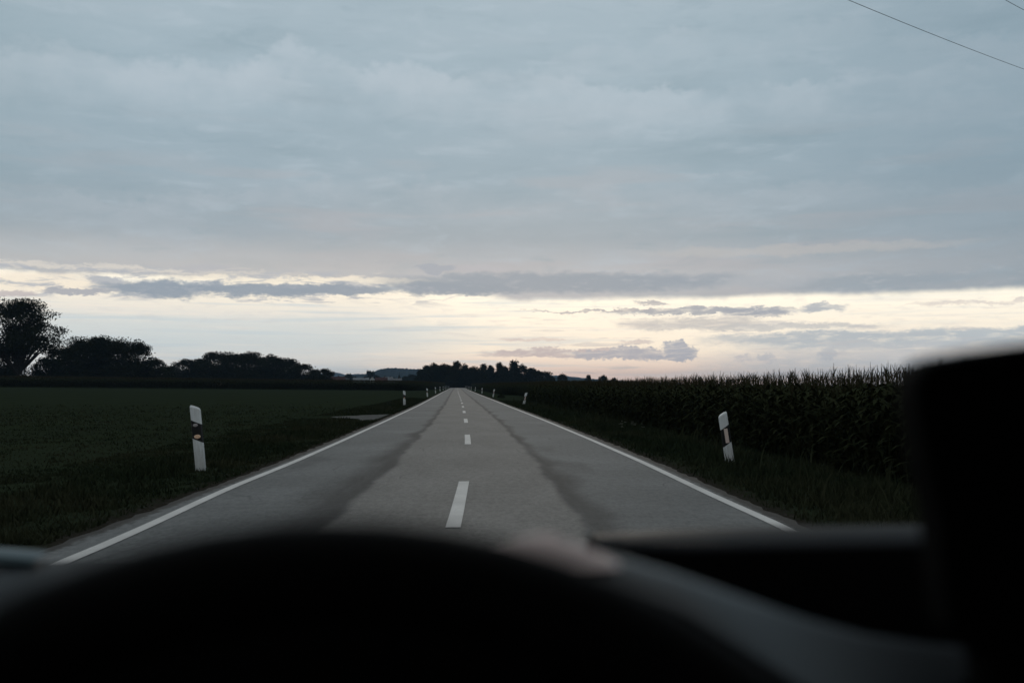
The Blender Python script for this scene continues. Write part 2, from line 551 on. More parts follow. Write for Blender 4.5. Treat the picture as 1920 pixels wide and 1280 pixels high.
# ------------------------------------------------------------------ mesh helpers
def mesh_obj(name, V, Fc, material, parent=None, smooth=False, uv=None, tris=False):
    me = bpy.data.meshes.new(name)
    if isinstance(V, np.ndarray):
        nv = len(V)
        me.vertices.add(nv)
        me.vertices.foreach_set('co', V.astype(np.float32).ravel())
        k = Fc.shape[1]
        nf = len(Fc)
        me.loops.add(nf * k)
        me.loops.foreach_set('vertex_index', Fc.astype(np.int32).ravel())
        me.polygons.add(nf)
        me.polygons.foreach_set('loop_start', np.arange(0, nf * k, k, dtype=np.int32))
        me.update(calc_edges=True)
    else:
        me.from_pydata([tuple(v) for v in V], [], Fc)
        me.update()
    if uv is not None:
        l = me.uv_layers.new(name='UVMap')
        idx = np.empty(len(me.loops), dtype=np.int32)
        me.loops.foreach_get('vertex_index', idx)
        l.data.foreach_set('uv', np.asarray(uv, dtype=np.float32)[idx].ravel())
    me.materials.append(material)
    if smooth:
        me.polygons.foreach_set('use_smooth', [True] * len(me.polygons))
    o = bpy.data.objects.new(name, me)
    COL.objects.link(o)
    if parent:
        o.parent = parent
    return o


def tag(o, label=None, cat=None, group=None, kind=None):
    for k, v in (('label', label), ('category', cat), ('group', group), ('kind', kind)):
        if v:
            o[k] = v
    return o


def empty(name, loc, label=None, cat=None, group=None, rz=0.0):
    o = bpy.data.objects.new(name, None)
    o.empty_display_size = .2
    o.location = loc
    o.rotation_euler = (0, 0, rz)
    COL.objects.link(o)
    return tag(o, label, cat, group)


class MB:
    def __init__(s):
        s.v, s.f = [], []

    def add(s, V, Fc):
        n = len(s.v)
        s.v += [tuple(p) for p in V]
        s.f += [[i + n for i in f] for f in Fc]

    def box(s, x0, x1, y0, y1, z0, z1):
        s.add([(x0, y0, z0), (x1, y0, z0), (x1, y1, z0), (x0, y1, z0), (x0, y0, z1), (x1, y0, z1), (x1, y1, z1), (x0, y1, z1)],
              [[3, 2, 1, 0], [4, 5, 6, 7], [0, 1, 5, 4], [1, 2, 6, 5], [2, 3, 7, 6], [3, 0, 4, 7]])

    def tube(s, pts, rad, n=8, cap=True):
        pts = [Vector(p) for p in pts]
        rad = [rad] * len(pts) if not hasattr(rad, '__len__') else rad
        rings = []
        up = Vector((.13, .21, .97)).normalized()
        for i, p in enumerate(pts):
            d = (pts[min(i + 1, len(pts) - 1)] - pts[max(i - 1, 0)]).normalized()
            a = d.cross(up)
            if a.length < .05:
                a = d.cross(Vector((1, 0, 0)))
            a.normalize()
            b = d.cross(a)
            rings.append([p + (a * math.cos(2 * math.pi * k / n) + b * math.sin(2 * math.pi * k / n)) * rad[i] for k in range(n)])
        V = [q for r in rings for q in r]
        Fc = [[i * n + k, i * n + (k + 1) % n, (i + 1) * n + (k + 1) % n, (i + 1) * n + k] for i in range(len(pts) - 1) for k in range(n)]
        if cap:
            Fc += [list(range(n))[::-1], [(len(pts) - 1) * n + k for k in range(n)]]
        s.add(V, Fc)

    def build(s, name, m, parent=None, smooth=False):
        return mesh_obj(name, s.v, s.f, m, parent, smooth)


def interp(t, pts):
    return float(np.interp(t, [p[0] for p in pts], [p[1] for p in pts]))


def smooth_curve(pts, lo, hi, step, win):
    """piecewise-linear samples smoothed by a window growing with distance"""
    ys = np.arange(lo, hi, step)
    v = np.interp(ys, [p[0] for p in pts], [p[1] for p in pts])
    out = np.empty_like(v)
    for i, yv in enumerate(ys):
        w = max(1, int(win * (1 + max(0, yv) / 40) / step))
        out[i] = v[max(0, i - w):i + w + 1].mean()
    return ys, out


CX = smooth_curve([(-60, -1.6), (-10, -.8), (0, -.38), (8.5, -.03), (12.5, .085), (16, .17), (22, .23), (34, .29), (50, .315), (66, .325), (80, .31), (101, .27),
                   (130, .21), (167, .13), (300, .03), (465, 0), (560, -2), (800, -20)], -80, 900, .5, 1.0)
ZR = smooth_curve([(-300, .02), (8.5, .02), (16, .01), (30, 0), (64, -.05), (135, -.05), (300, .0), (440, .07), (470, .05), (520, -.6), (640, -2.2), (900, -2.5)], -80, 900, .5, 1.0)


def cx(y): return np.interp(y, *CX)
def zr(y): return np.interp(y, *ZR)


def sst(a, b, x):
    t = np.clip((np.asarray(x, float) - a) / (b - a), 0, 1)
    return t * t * (3 - 2 * t)


def ground_z(x, y):
    """height of the land, without the carriageway's bed"""
    x, y = np.asarray(x, float), np.asarray(y, float)
    u = x - cx(y)
    base = zr(y)
    rise = .0108 * np.clip(-u - 8, 0, 260) * sst(40, 190, y)
    rise = rise - sst(150, 900, -u) * 1.0
    left = -.03 * sst(3.1, 3.6, -u) + rise
    drop = .55 - .22 * sst(60, 140, y) - .25 * sst(250, 430, y)
    right = -(.14 * sst(3.1, 4.9, u) + (drop - .14) * sst(4.6, 7.6, u))
    r = base + np.where(u < 0, left, right)
    far = sst(480, 900, y)
    return r * (1 - far) + np.minimum(r, -1.5) * far


# ------------------------------------------------------------------ ground, road
def build_ground():
    us = sorted(set([-9000, -6000, -4000, -2500, -1500, -900, -600, -400, -300, -220, -160] + list(range(-130, -40, 10)) + list(range(-40, -12, 3)) +
                    [-11, -10, -9, -8, -7, -6, -5.2, -4.6, -4.2, -3.9, -3.6, -3.35, -3.1, -2.97, -2.7, 0]))
    us = us + [-q for q in reversed(us) if q < 0]
    us = np.array(us, float)
    ys = list(np.arange(-60, 0, 5)) + list(np.arange(0, 60, .75)) + list(np.arange(60, 140, 2)) + list(np.arange(140, 640, 8)) + [660, 700, 760, 850, 1000, 1300, 1800, 2600, 4000, 6000, 9000]
    ys = np.array([-300, -150] + ys, float)
    rng = np.random.default_rng(3)
    U, Y = np.meshgrid(us, ys)
    X = cx(Y) + U
    Z = ground_z(X, Y)
    off = np.where(np.abs(U) < 2.99, -.07, np.where(np.abs(U) < 3.2, -.012, 0))
    lump = rng.normal(0, .012, Z.shape) * (np.abs(U) > 3.3) * (Y < 200)
    Z = Z + off + lump
    V = np.stack([X, Y, Z], -1).reshape(-1, 3)
    n, m = len(us), len(ys)
    i = np.arange(m - 1)[:, None] * n + np.arange(n - 1)[None, :]
    Fc = np.stack([i, i + 1, i + n + 1, i + n], -1).reshape(-1, 4)
    uv = np.stack([U, Y], -1).reshape(-1, 2)
    o = mesh_obj('ground', V, Fc, M['ground'], smooth=True, uv=uv)
    tag(o, kind='structure')


def ribbon(name, us_fn, ys, dz, m, parent=None):
    """sheet following the road; us_fn(y) gives the lateral stations"""
    rows = [us_fn(y) for y in ys]
    n = len(rows[0])
    U = np.array(rows, float)
    Y = np.repeat(np.array(ys, float)[:, None], n, 1)
    Z = zr(Y) - .0 * U + dz + .035 * (1 - (U / 3) ** 2)      # slight crown
    V = np.stack([cx(Y) + U, Y, Z], -1).reshape(-1, 3)
    i = np.arange(len(ys) - 1)[:, None] * n + np.arange(n - 1)[None, :]
    Fc = np.stack([i, i + 1, i + n + 1, i + n], -1).reshape(-1, 4)
    return mesh_obj(name, V, Fc, m, parent, smooth=True, uv=np.stack([U, Y], -1).reshape(-1, 2))


def build_road():
    rng = np.random.default_rng(8)
    ys = list(np.arange(-60, 4, 4)) + list(np.arange(4, 60, .25)) + list(np.arange(60, 160, 1)) + list(np.arange(160, 645, 4))
    e = {y: (rng.normal(0, .022), rng.normal(0, .022)) for y in ys}
    mids = list(np.linspace(-2.9, 2.9, 9))
    road = ribbon('road', lambda y: [-3.06 + e[y][0]] + mids + [3.06 + e[y][1]], ys, 0, M['road'])
    tag(road, kind='structure')
    for s in (-1, 1):
        def stations(y, s=s):
            c = s * 2.80 + (.17 * (1 - float(sst(7, 13, y))) if s < 0 else .06 * (1 - float(sst(7, 12, y))))
            return [c - .058, c, c + .058]
        ribbon('edge_line', stations, ys, .005, M['paint'], road)
    k = 8.45 - 12
    while k < 440:
        yy = np.linspace(k, k + 4.05, 9)
        if k < 200 or True:
            ribbon('centre_dash', lambda y: [-.064, .064], yy, .005, M['paint'], road)
        k += 12
    # gravel access patch on the left
    V, Fc = [], []
    top = [(-3.0, 44.0), (-3.6, 44.0), (-4.3, 43.2), (-4.7, 42.0), (-5.1, 41.2)]
    bot = [(-3.0, 36.0), (-3.4, 36.0), (-3.8, 38.6), (-4.5, 39.2), (-5.1, 40.6)]
    for (a, b) in zip(top, bot):
        for q in (a, b):
            V.append((q[0], q[1], float(ground_z(q[0], q[1])) + .012))
    for i in range(len(top) - 1):
        Fc.append([2 * i, 2 * i + 1, 2 * i + 3, 2 * i + 2])
    tag(mesh_obj('gravel_path', V, Fc, M['gravel']), kind='structure')


build_ground()
build_road()


# ------------------------------------------------------------------ grass
def build_grass():
    rng = np.random.default_rng(5)
    N1, N2, N3 = 150000, 90000, 70000
    y1 = 7 + 75 * rng.random(N1) ** 1.7
    u1 = 3.12 + 4.6 * rng.random(N1) ** .9
    y2 = 8 + 90 * rng.random(N2) ** 1.6
    u2 = -(3.15 + 3.2 * rng.random(N2) ** 1.3)
    y3 = 9 + 70 * rng.random(N3) ** 1.5
    u3 = -(5 + (y3 * .62) * rng.random(N3))
    y = np.concatenate([y1, y2, y3])
    u = np.concatenate([u1, u2, u3])
    # tufts: pull blades towards clump centres; bare near the asphalt
    clump = .5 + .5 * np.sin(u * 5.1 + np.sin(y * 2.3) * 2) * np.sin(y * 3.7 + u)
    keep = rng.random(len(y)) < np.clip((np.abs(u) - 3.02) * 1.6, .12, 1) * (.45 + .55 * clump)
    keep &= (rng.random(len(y)) > sst(30, 79, y) * (u < -6))
    keep &= ~((u > -7.6) & (u < -2.9) & (y > 36.2 + np.clip(-u - 3.6, 0, 4) * 1.2) & (y < 44.0 - np.clip(-u - 3.8, 0, 4) * .9))
    y, u, clump = y[keep], u[keep], clump[keep]
    n = len(y)
    x = cx(y) + u
    z = ground_z(x, y) - .01
    h = (.05 + .11 * rng.random(n)) * (.6 + .8 * clump) * np.clip(.5 + (np.abs(u) - 3.1) * .5, .5, 1.25)
    h = np.where((u < -5), h * .4, h) * np.where(rng.random(n) < .012, np.where(u > 0, 2.6, 1.6), 1)
    h = np.where(u < 0, h * .75, h)
    wdt = (.004 + .0006 * y) * (.7 + .6 * rng.random(n))
    a = rng.random(n) * 2 * np.pi
    lean = rng.normal(0, .35, (n, 2)) * h[:, None]
    b = np.stack([np.cos(a) * wdt, np.sin(a) * wdt], -1)
    p0 = np.stack([x - b[:, 0], y - b[:, 1], z], -1)
    p1 = np.stack([x + b[:, 0], y + b[:, 1], z], -1)
    mx, my = x + lean[:, 0] * .4, y + lean[:, 1] * .4
    p2 = np.stack([mx + b[:, 0] * .7, my + b[:, 1] * .7, z + h * .55], -1)
    p3 = np.stack([mx - b[:, 0] * .7, my - b[:, 1] * .7, z + h * .55], -1)
    p4 = np.stack([x + lean[:, 0], y + lean[:, 1], z + h], -1)
    V = np.stack([p0, p1, p2, p3, p4], 1).reshape(-1, 3)
    i = np.arange(n)[:, None] * 5
    T = np.concatenate([i + [[0, 1, 2]], i + [[0, 2, 3]], i + [[3, 2, 4]]], 0)
    tag(mesh_obj('verge_grass', V, T, M['grass']), 'short dark grass blades on both road verges', 'grass', kind='stuff')


build_grass()


# ------------------------------------------------------------------ maize
def maize_parts(rng, n_leaf=12, seg=4, tassel=7, H=2.15, wl_=.036, tw=1.0):
    """(stalk, leaves, tassel) as (V, tris) arrays; base at the origin"""
    def strip(pts, wid, side):
        V = []
        for p, w in zip(pts, wid):
            V += [p - side * w, p + side * w]
        T = []
        for k in range(len(pts) - 1):
            T += [[2 * k, 2 * k + 1, 2 * k + 3], [2 * k, 2 * k + 3, 2 * k + 2]]
        return V, T
    lv, lt = [], []
    for k in range(n_leaf):
        z0 = H * (.10 + .74 * k / n_leaf) + rng.normal(0, .02)
        a = (k % 2) * math.pi + rng.normal(0, .8)
        d = np.array([math.cos(a), math.sin(a), 0.0])
        side = np.array([-d[1], d[0], 0.0])
        L = (.46 + .26 * math.sin(math.pi * min(1, (k + 1) / n_leaf))) * rng.uniform(.8, 1.15)
        up = rng.uniform(.8, 1.35)
        pts, wid = [], []
        for q in range(seg + 1):
            t = q / seg
            pts.append(np.array([0, 0, z0]) + d * (L * (t ** 1.1) * .85) + np.array([0, 0, 1]) * (up * L * (t - .88 * t * t)))
            wid.append(wl_ * (math.sin(math.pi * (.12 + .88 * t)) ** .7 if t < 1 else .02))
        V, T = strip(pts, wid, side)
        b = len(lv)
        lv += V
        lt += [[i + b for i in f] for f in T]
    sv, st = [], []
    for q, (zz, r) in enumerate(((0, .014), (H * .5, .012), (H * .93, .006))):
        for c in range(3):
            sv.append(np.array([r * math.cos(c * 2.094), r * math.sin(c * 2.094), zz]))
    for q in range(2):
        for c in range(3):
            a0, a1 = q * 3 + c, q * 3 + (c + 1) % 3
            st += [[a0, a1, a1 + 3], [a0, a1 + 3, a0 + 3]]
    tv, tt = [], []
    for k in range(tassel):
        a = rng.uniform(0, 6.28)
        sp = 0 if k == 0 else rng.uniform(.05, .16)
        d = np.array([math.cos(a) * sp, math.sin(a) * sp, rng.uniform(.16, .26) * (1.35 if k == 0 else 1)])
        side = np.array([-math.sin(a + .7), math.cos(a + .7), 0])
        p0 = np.array([0, 0, H * .90])
        V, T = strip([p0, p0 + d * .6 + np.array([0, 0, .02]), p0 + d], [.005 * tw, .006 * tw, .002 * tw], side)
        b = len(tv)
        tv += V
        tt += [[i + b for i in f] for f in T]
    return [(np.array(v), np.array(f)) for v, f in ((sv, st), (lv, lt), (tv, tt))]


def scatter(name, variants, pos, scl, rot, mats, label, cat, kind='stuff', parent=None):
    """many plants joined into ONE mesh of kind stuff (three material slots)"""
    Vs, Ts, Ms = [], [], []
    off = 0
    vi = np.arange(len(pos)) % len(variants)
    for k, var in enumerate(variants):
        sel = np.where(vi == k)[0]
        if not len(sel):
            continue
        c, s = np.cos(rot[sel]), np.sin(rot[sel])
        for mi, (V, T) in enumerate(var):
            x = V[None, :, 0] * c[:, None] - V[None, :, 1] * s[:, None]
            y = V[None, :, 0] * s[:, None] + V[None, :, 1] * c[:, None]
            z = np.repeat(V[None, :, 2], len(sel), 0)
            W3 = np.stack([x, y, z], -1) * scl[sel][:, None, None] + pos[sel][:, None, :]
            n = len(V)
            Vs.append(W3.reshape(-1, 3))
            Ts.append((T[None] + (np.arange(len(sel)) * n)[:, None, None] + off).reshape(-1, 3))
            Ms.append(np.full(len(T) * len(sel), mi, dtype=np.int32))
            off += n * len(sel)
    o = mesh_obj(name, np.concatenate(Vs), np.concatenate(Ts), mats[0], parent)
    for m in mats[1:]:
        o.data.materials.append(m)
    o.data.polygons.foreach_set('material_index', np.concatenate(Ms))
    return tag(o, label, cat, kind=kind)


def field_edge(y):
    y = np.asarray(y, float)
    return 7.55 + 2.3 * (sst(110, 114, y) - sst(160, 167, y)) - .9 * sst(300, 450, y)


def build_maize():
    rng = np.random.default_rng(21)
    full = [maize_parts(rng, 13, 4, 5, 2.15, .037) for _ in range(6)]
    mid = [maize_parts(rng, 10, 3, 4, 2.15, .05) for _ in range(5)]
    low = [maize_parts(rng, 9, 2, 4, 2.15, .09, 5.0) for _ in range(4)]
    mats = [M['maize_stalk'], M['maize'], M['maize_dry']]
    lab = 'tall dark green maize plant with pale tassel in the front row right of the road'
    # the 300 that show largest: the front row
    protos = []
    for var in full:
        r = empty('maize_plant', (0, 0, 0), lab, 'maize plant', 'maize plants in the front row')
        ch = []
        for nm, (V, T), m in zip(('stalk', 'leaves', 'tassel'), var, mats):
            ch.append(mesh_obj(nm, V, T, m, r))
        protos.append((r, ch))
    y = 15.9
    used = set()
    ytab = []
    for i in range(300):
        k = i % len(protos)
        r, ch = protos[k]
        if k in used:
            r2 = r.copy()
            COL.objects.link(r2)
            for c in ch:
                c2 = c.copy()
                c2.parent = r2
                COL.objects.link(c2)
            r = r2
        used.add(k)
        u = float(field_edge(y)) + rng.normal(0, .05)
        x = float(cx(y)) + u
        r.location = (x, y, float(ground_z(x, y)) - .01)
        r.rotation_euler = (rng.normal(0, .05), rng.normal(0, .05), rng.uniform(0, 6.28))
        s = rng.uniform(.82, 1.0)
        r.scale = (s * 1.2, s * 1.2, s)
        y += rng.uniform(.12, .165)
    y_end = y
    # the rest of the field, one object
    def rows(y0, y1, step, r0, r1):
        P3 = []
        for k in range(r0, r1):
            ys = np.arange(y0, y1, step) + rng.uniform(0, step)
            ys = ys + rng.normal(0, step * .2, len(ys))
            u = field_edge(ys) + k * .62 + rng.normal(0, .06, len(ys))
            x = cx(ys) + u
            P3.append(np.stack([x, ys, ground_z(x, ys)], -1))
        return np.concatenate(P3)
    def put(nm, variants, pos, label):
        n = len(pos)
        return scatter(nm, variants, pos, rng.uniform(.82, 1.02, n), rng.uniform(0, 6.28, n), mats, label, 'maize field')
    near = np.concatenate([rows(5, 15.8, .15, 0, 5), rows(15.8, y_end, .15, 1, 5), rows(y_end, 90, .16, 0, 4)])
    near_o = (full, near)
    midp = np.concatenate([rows(5, 90, .2, 5, 12), rows(90, 200, .18, 0, 5), ])
    farp = np.concatenate([rows(90, 200, .35, 5, 10), rows(200, 470, .28, 0, 4), rows(200, 470, .6, 4, 9)])
    # merge three levels of detail into one object
    variants_all, objs = [], []
    for nm, (v, p) in (('maize_field', (full, near)), ('a', (mid, midp)), ('b', (low, farp))):
        objs.append(put(nm, v, p, 'dense maize field behind the front row, right of the road'))
    join(objs)
    # left field beyond the meadow
    a, b = np.array([-150.0, 186.0]), np.array([-11.5, 228.0])
    d = (b - a) / np.linalg.norm(b - a)
    nrm = np.array([-d[1], d[0]])
    L = np.linalg.norm(b - a)
    P3 = []
    for k in range(9):
        s = np.arange(0, L, .22) + rng.normal(0, .05, int(math.ceil(L / .22)))[:len(np.arange(0, L, .22))]
        q = a[None] + s[:, None] * d[None] + nrm[None] * (k * .7 + rng.normal(0, .08, len(s)))[:, None]
        P3.append(q)
    for k in range(6):
        ys = np.arange(228 + k * .3, 470, .3)
        q = np.stack([cx(ys) - 8.5 + 2.6 * sst(240, 420, ys) - 2.5 * (1 - sst(228, 250, ys)) - k * .7 + rng.normal(0, .08, len(ys)), ys], -1)
        P3.append(q)
    q = np.concatenate(P3)
    pos = np.stack([q[:, 0], q[:, 1], ground_z(q[:, 0], q[:, 1])], -1)
    n = len(pos)
    tag(scatter('maize_field', low, pos, rng.uniform(.98, 1.10, n), rng.uniform(0, 6.28, n), mats,
                'long dark maize field across the far edge of the left meadow', 'maize field'), kind='stuff')


def join(objs):
    Vs, Ts, Ms, off = [], [], [], 0
    for o in objs:
        me = o.data
        v = np.empty(len(me.vertices) * 3, dtype=np.float32)
        me.vertices.foreach_get('co', v)
        f = np.empty(len(me.loops), dtype=np.int32)
        me.loops.foreach_get('vertex_index', f)
        mi = np.empty(len(me.polygons), dtype=np.int32)
        me.polygons.foreach_get('material_index', mi)
        Vs.append(v.reshape(-1, 3))
        Ts.append(f.reshape(-1, 3) + off)
        Ms.append(mi)
        off += len(me.vertices)
    first = objs[0]
    mats = list(first.data.materials)
    props = {k: first[k] for k in first.keys() if k in ('label', 'category', 'kind', 'group')}
    nm = first.name
    for o in objs:
        me = o.data
        bpy.data.objects.remove(o)
        bpy.data.meshes.remove(me)
    o = mesh_obj(nm, np.concatenate(Vs), np.concatenate(Ts), mats[0])
    for m in mats[1:]:
        o.data.materials.append(m)
    o.data.polygons.foreach_set('material_index', np.concatenate(Ms))
    for k, v in props.items():
        o[k] = v
    return o


build_maize()


# ------------------------------------------------------------------ trees
def tree(px, top, wpx, Y, label, name='broadleaf_tree', cat='tree', group=None, seed=1, airy=.0, kind='round', leaf=.34, dens=1.0, bottom=.12):
    rs = random.Random(seed)
    rng = np.random.default_rng(seed)
    x = lat(px, Y)
    zg = float(ground_z(x, Y))
    h = (722 - top) / F * Y + 1.25 - zg
    w = wpx / F * Y * .5 * (1.4 if group and kind != 'spire' else 1.0)
    root = empty(name, (x, Y, zg), label, cat, group)
    mb = MB()
    tr = max(.12, h * .022)
    z0 = h * bottom
    fork = h * (.15 if airy > .7 else .22 if kind != 'spire' else .8)
    mb.tube([(0, 0, -.3), (rs.uniform(-.1, .1), 0, fork * .5), (rs.uniform(-.2, .2), rs.uniform(-.2, .2), fork)], [tr * 1.3, tr, tr * .85], 7)
    lobes = []
    cz = (h + z0) / 2
    if kind == 'spire':
        mb.tube([(0, 0, fork * .9), (0, 0, h * .98)], [tr * .6, .03], 5)
        for k in range(14):
            t = k / 13
            r = w * (1 - t) ** .8 * rs.uniform(.75, 1.1) + .25
            a = rs.uniform(0, 6.28)
            lobes.append(((math.cos(a) * r * .35, math.sin(a) * r * .35, z0 + (h - z0) * t * .96), (r * .8, r * .8, h * .07)))
    else:
        big = airy > .7
        nl = 115 if big else 18
        if not big and bottom < .04:
            for k in range(7):
                a = k * .9 + rs.uniform(-.3, .3)
                lobes.append(((math.cos(a) * w * .5, math.sin(a) * w * .5, h * rs.uniform(.12, .34)), (w * .42, w * .42, h * .22)))
        for k in range(nl):
            a = rs.uniform(0, 6.28)
            e = rs.uniform(-.8, 1.0)
            rr = math.sqrt(max(0, 1 - e * e)) * rs.uniform(.55, .80)
            lr = rs.uniform(.13, .23) if big else rs.uniform(.20, .36)
            if big:
                rr = math.sqrt(max(0, 1 - e * e)) * rs.uniform(.15, .88)
            c = (math.cos(a) * rr * w, math.sin(a) * rr * w, cz + e * (h - z0) * .5 * .74)
            lobes.append((c, (w * lr, w * lr, (h - z0) * .5 * lr * rs.uniform(.8, 1.05))))
            if k % 2 == 0 and (not big or k % 4 == 0):
                s = Vector((0, 0, fork * rs.uniform(.7, 1.0)))
                e2 = Vector(c)
                m1 = s.lerp(e2, .5) + Vector((0, 0, h * .04))
                mb.tube([s, m1, e2], [tr * .72, tr * .44, .07], 5, cap=False)
                if big:
                    for _ in range(3):
                        q = s.lerp(e2, rs.uniform(.5, .8))
                        mb.tube([q, q + Vector((rs.uniform(-1, 1), rs.uniform(-1, 1), rs.uniform(.3, 1.4))) * w * .3], [tr * .16, .03], 4, cap=False)
        # crest lobes that set the top height
        for k in range(5):
            a = rs.uniform(0, 6.28)
            r = rs.uniform(.0, .35) * w
            lobes.append(((math.cos(a) * r, math.sin(a) * r, h - (h - z0) * rs.uniform(.12, .26)), (w * .34, w * .34, (h - z0) * .12)))
        if airy < .7:
            lobes.append(((0, 0, cz - h * .02), (w * .74, w * .74, (h - z0) * .42)))
    mb.build('trunk', M['bark'], root)
    # leaves
    vol = np.array([l[1][0] * l[1][1] * l[1][2] for l in lobes]) ** .72
    area = w * (h - z0)
    n = int(min(60000, dens * area * (54 if airy < .3 else 44) / (leaf / .34) ** 2))
    pick = rng.choice(len(lobes), n, p=vol / vol.sum())
    C = np.array([l[0] for l in lobes])[pick]
    Rd = np.array([l[1] for l in lobes])[pick]
    d = rng.normal(size=(n, 3))
    d /= np.linalg.norm(d, axis=1)[:, None]
    rad = rng.random(n) ** .45
    stray = rng.random(n) < .03
    rad = np.where(stray, rad * 1.28, rad)
    # twig scale clumping
    Pp = C + d * Rd * rad[:, None]
    cl = rng.normal(0, 1, (n, 3)) * leaf * .5
    Pp = Pp + cl * .5
    nrm = rng.normal(size=(n, 3))
    nrm /= np.linalg.norm(nrm, axis=1)[:, None]
    t = np.cross(nrm, rng.normal(size=(n, 3)))
    t /= np.linalg.norm(t, axis=1)[:, None]
    b = np.cross(nrm, t)
    sz = leaf * rng.uniform(.5, 1.05, n)[:, None]
    V = np.stack([Pp - t * sz, Pp - b * sz * .55, Pp + t * sz, Pp + b * sz * .55], 1)
    V[:, :, 2] = np.maximum(V[:, :, 2], h * .02)
    V = V.reshape(-1, 3)
    Fc = np.arange(n * 4).reshape(-1, 4)
    mesh_obj('crown', V, Fc, M['leaf'] if seed % 3 else M['leaf_dark'], root)
    return root


def ordw(i):
    return ['first', 'second', 'third', 'fourth', 'fifth', 'sixth', 'seventh', 'eighth', 'ninth', 'tenth', 'eleventh', 'twelfth', 'thirteenth', 'fourteenth', 'fifteenth', 'sixteenth', 'seventeenth', 'eighteenth'][i]


def build_trees():
    tree(34, 560, 204, 285, 'huge broad tree with sky showing through its crown, far left', name='oak_tree', seed=7, airy=.8, leaf=.36, dens=2.0, bottom=.22)
    ga = 'trees of the left copse'
    A = [(-12, 640, 90, 300), (16, 690, 70, 300), (94, 668, 56, 312), (124, 649, 64, 322), (150, 632, 82, 330), (183, 628, 84, 335), (222, 634, 74, 330), (258, 637, 56, 340), (288, 670, 56, 335), (305, 688, 36, 330)]
    la = ['dense dark tree cut off by the left picture edge', 'low rounded tree directly beneath the huge broad tree', 'low round tree just right of the huge tree trunk',
          'dark tree filling the notch right of the huge tree', 'wide round tree on the left shoulder of the copse', 'tallest round tree in the middle of the left copse', 'round tree just right of the copse summit',
          'tree with airy tufted crown near the right end of the copse', 'shorter sloping tree at the right end of the copse', 'smallest bushy tree ending the left copse at the gap']
    for i, ((a, t, w, Y), l) in enumerate(zip(A, la)):
        tree(a, t, w, Y, l, seed=100 + i, group=ga, airy=.6 if i == 7 else 0, leaf=.36, dens=2.4, bottom=.0)
    B = [(322, 683, 26), (345, 672, 46), (375, 671, 46), (405, 658, 56), (440, 661, 56), (470, 658, 62), (498, 662, 46), (528, 667, 50), (547, 672, 30), (573, 681, 34), (590, 692, 24), (606, 690, 30)]
    sz = ['narrow pointed', 'bushy', 'bushy', 'tall round', 'broad', 'broadest and highest', 'dense', 'round tufted', 'small airy', 'little round', 'tiny low', 'low bushy']
    for i, (a, t, w) in enumerate(B):
        tree(a, t, w * 1.15, 415 + (i * 37) % 25, f'{sz[i]} tree, {ordw(i)} from the left in the treeline between copse and village', seed=200 + i, group='treeline between copse and village', leaf=.42, dens=2.4, bottom=.0)
    Wd = [(790, 690, 26, ''), (800, 684, 30, ''), (815, 680, 36, ''), (832, 681, 36, ''), (846, 684, 24, ''), (856, 675, 22, ''), (872, 680, 22, ''), (886, 686, 32, ''), (907, 681, 20, ''), (920, 682, 16, ''),
          (937, 677, 18, ''), (946, 683, 24, ''), (964, 674, 20, ''), (957, 690, 36, ''), (980, 681, 18, ''), (998, 688, 34, ''), (1015, 693, 36, ''), (1032, 704, 26, '')]
    for i, (a, t, w, k) in enumerate(Wd):
        tree(a, t, w, 548 + (i * 53) % 30, f'{"slim pointed" if k else "dark leafy"} tree, {ordw(i)} from the left in the wood where the road ends', seed=300 + i,
             group='wood at the end of the road', leaf=.50, dens=3.0, bottom=0.0, kind='spire' if k else 'round', name='pine_tree' if k else 'broadleaf_tree')
    # filler crowns behind the front of the wood
    for i, (a, t, w) in enumerate([(822, 690, 60), (866, 692, 60), (905, 694, 60), (948, 696, 60), (990, 700, 56)]):
        tree(a, t, w, 596, f'shaded wide tree in the back row of the end wood, {ordw(i)} from left', seed=340 + i, group='back row of the end wood', leaf=.55, dens=1.9, bottom=0.0)
    for i, (a, t, w, l) in enumerate([(1055, 700, 28, 'lone round tree just right of the end wood'), (1103, 702, 17, 'small round tree above the maize, left of a pair'),
                                      (1132, 702, 26, 'wider small tree above the maize, right of a pair'), (1152, 707, 16, 'lowest scrubby tree top above the maize')]):
        tree(a, t, w, 610, l, seed=400 + i, leaf=.42, dens=1.5, bottom=.05)
    Vt = [(640, 707, 14, 850, ''), (654, 700, 18, 830, ''), (667, 703, 10, 840, 's'), (686, 706, 16, 870, ''), (695, 694, 20, 880, ''), (706, 702, 14, 835, ''), (721, 703, 12, 850, ''), (737, 706, 14, 860, ''),
          (749, 700, 10, 850, 's'), (760, 704, 18, 840, ''), (771, 701, 22, 820, ''), (783, 704, 16, 830, '')]
    vd = ['low bush-like', 'round', 'narrow pointed', 'low', 'tallest dome-shaped', 'short', 'small dark', 'flat low', 'pointed', 'wide', 'broad dark', 'rounded']
    for i, (a, t, w, Y, k) in enumerate(Vt):
        tree(a, t, w, Y, f'{vd[i]} tree among the village houses, {ordw(i)} from the left', seed=500 + i, group='village trees', leaf=.6, dens=2.2, bottom=0.0,
             kind='spire' if k else 'round', name='pine_tree' if k else 'broadleaf_tree')


build_trees()


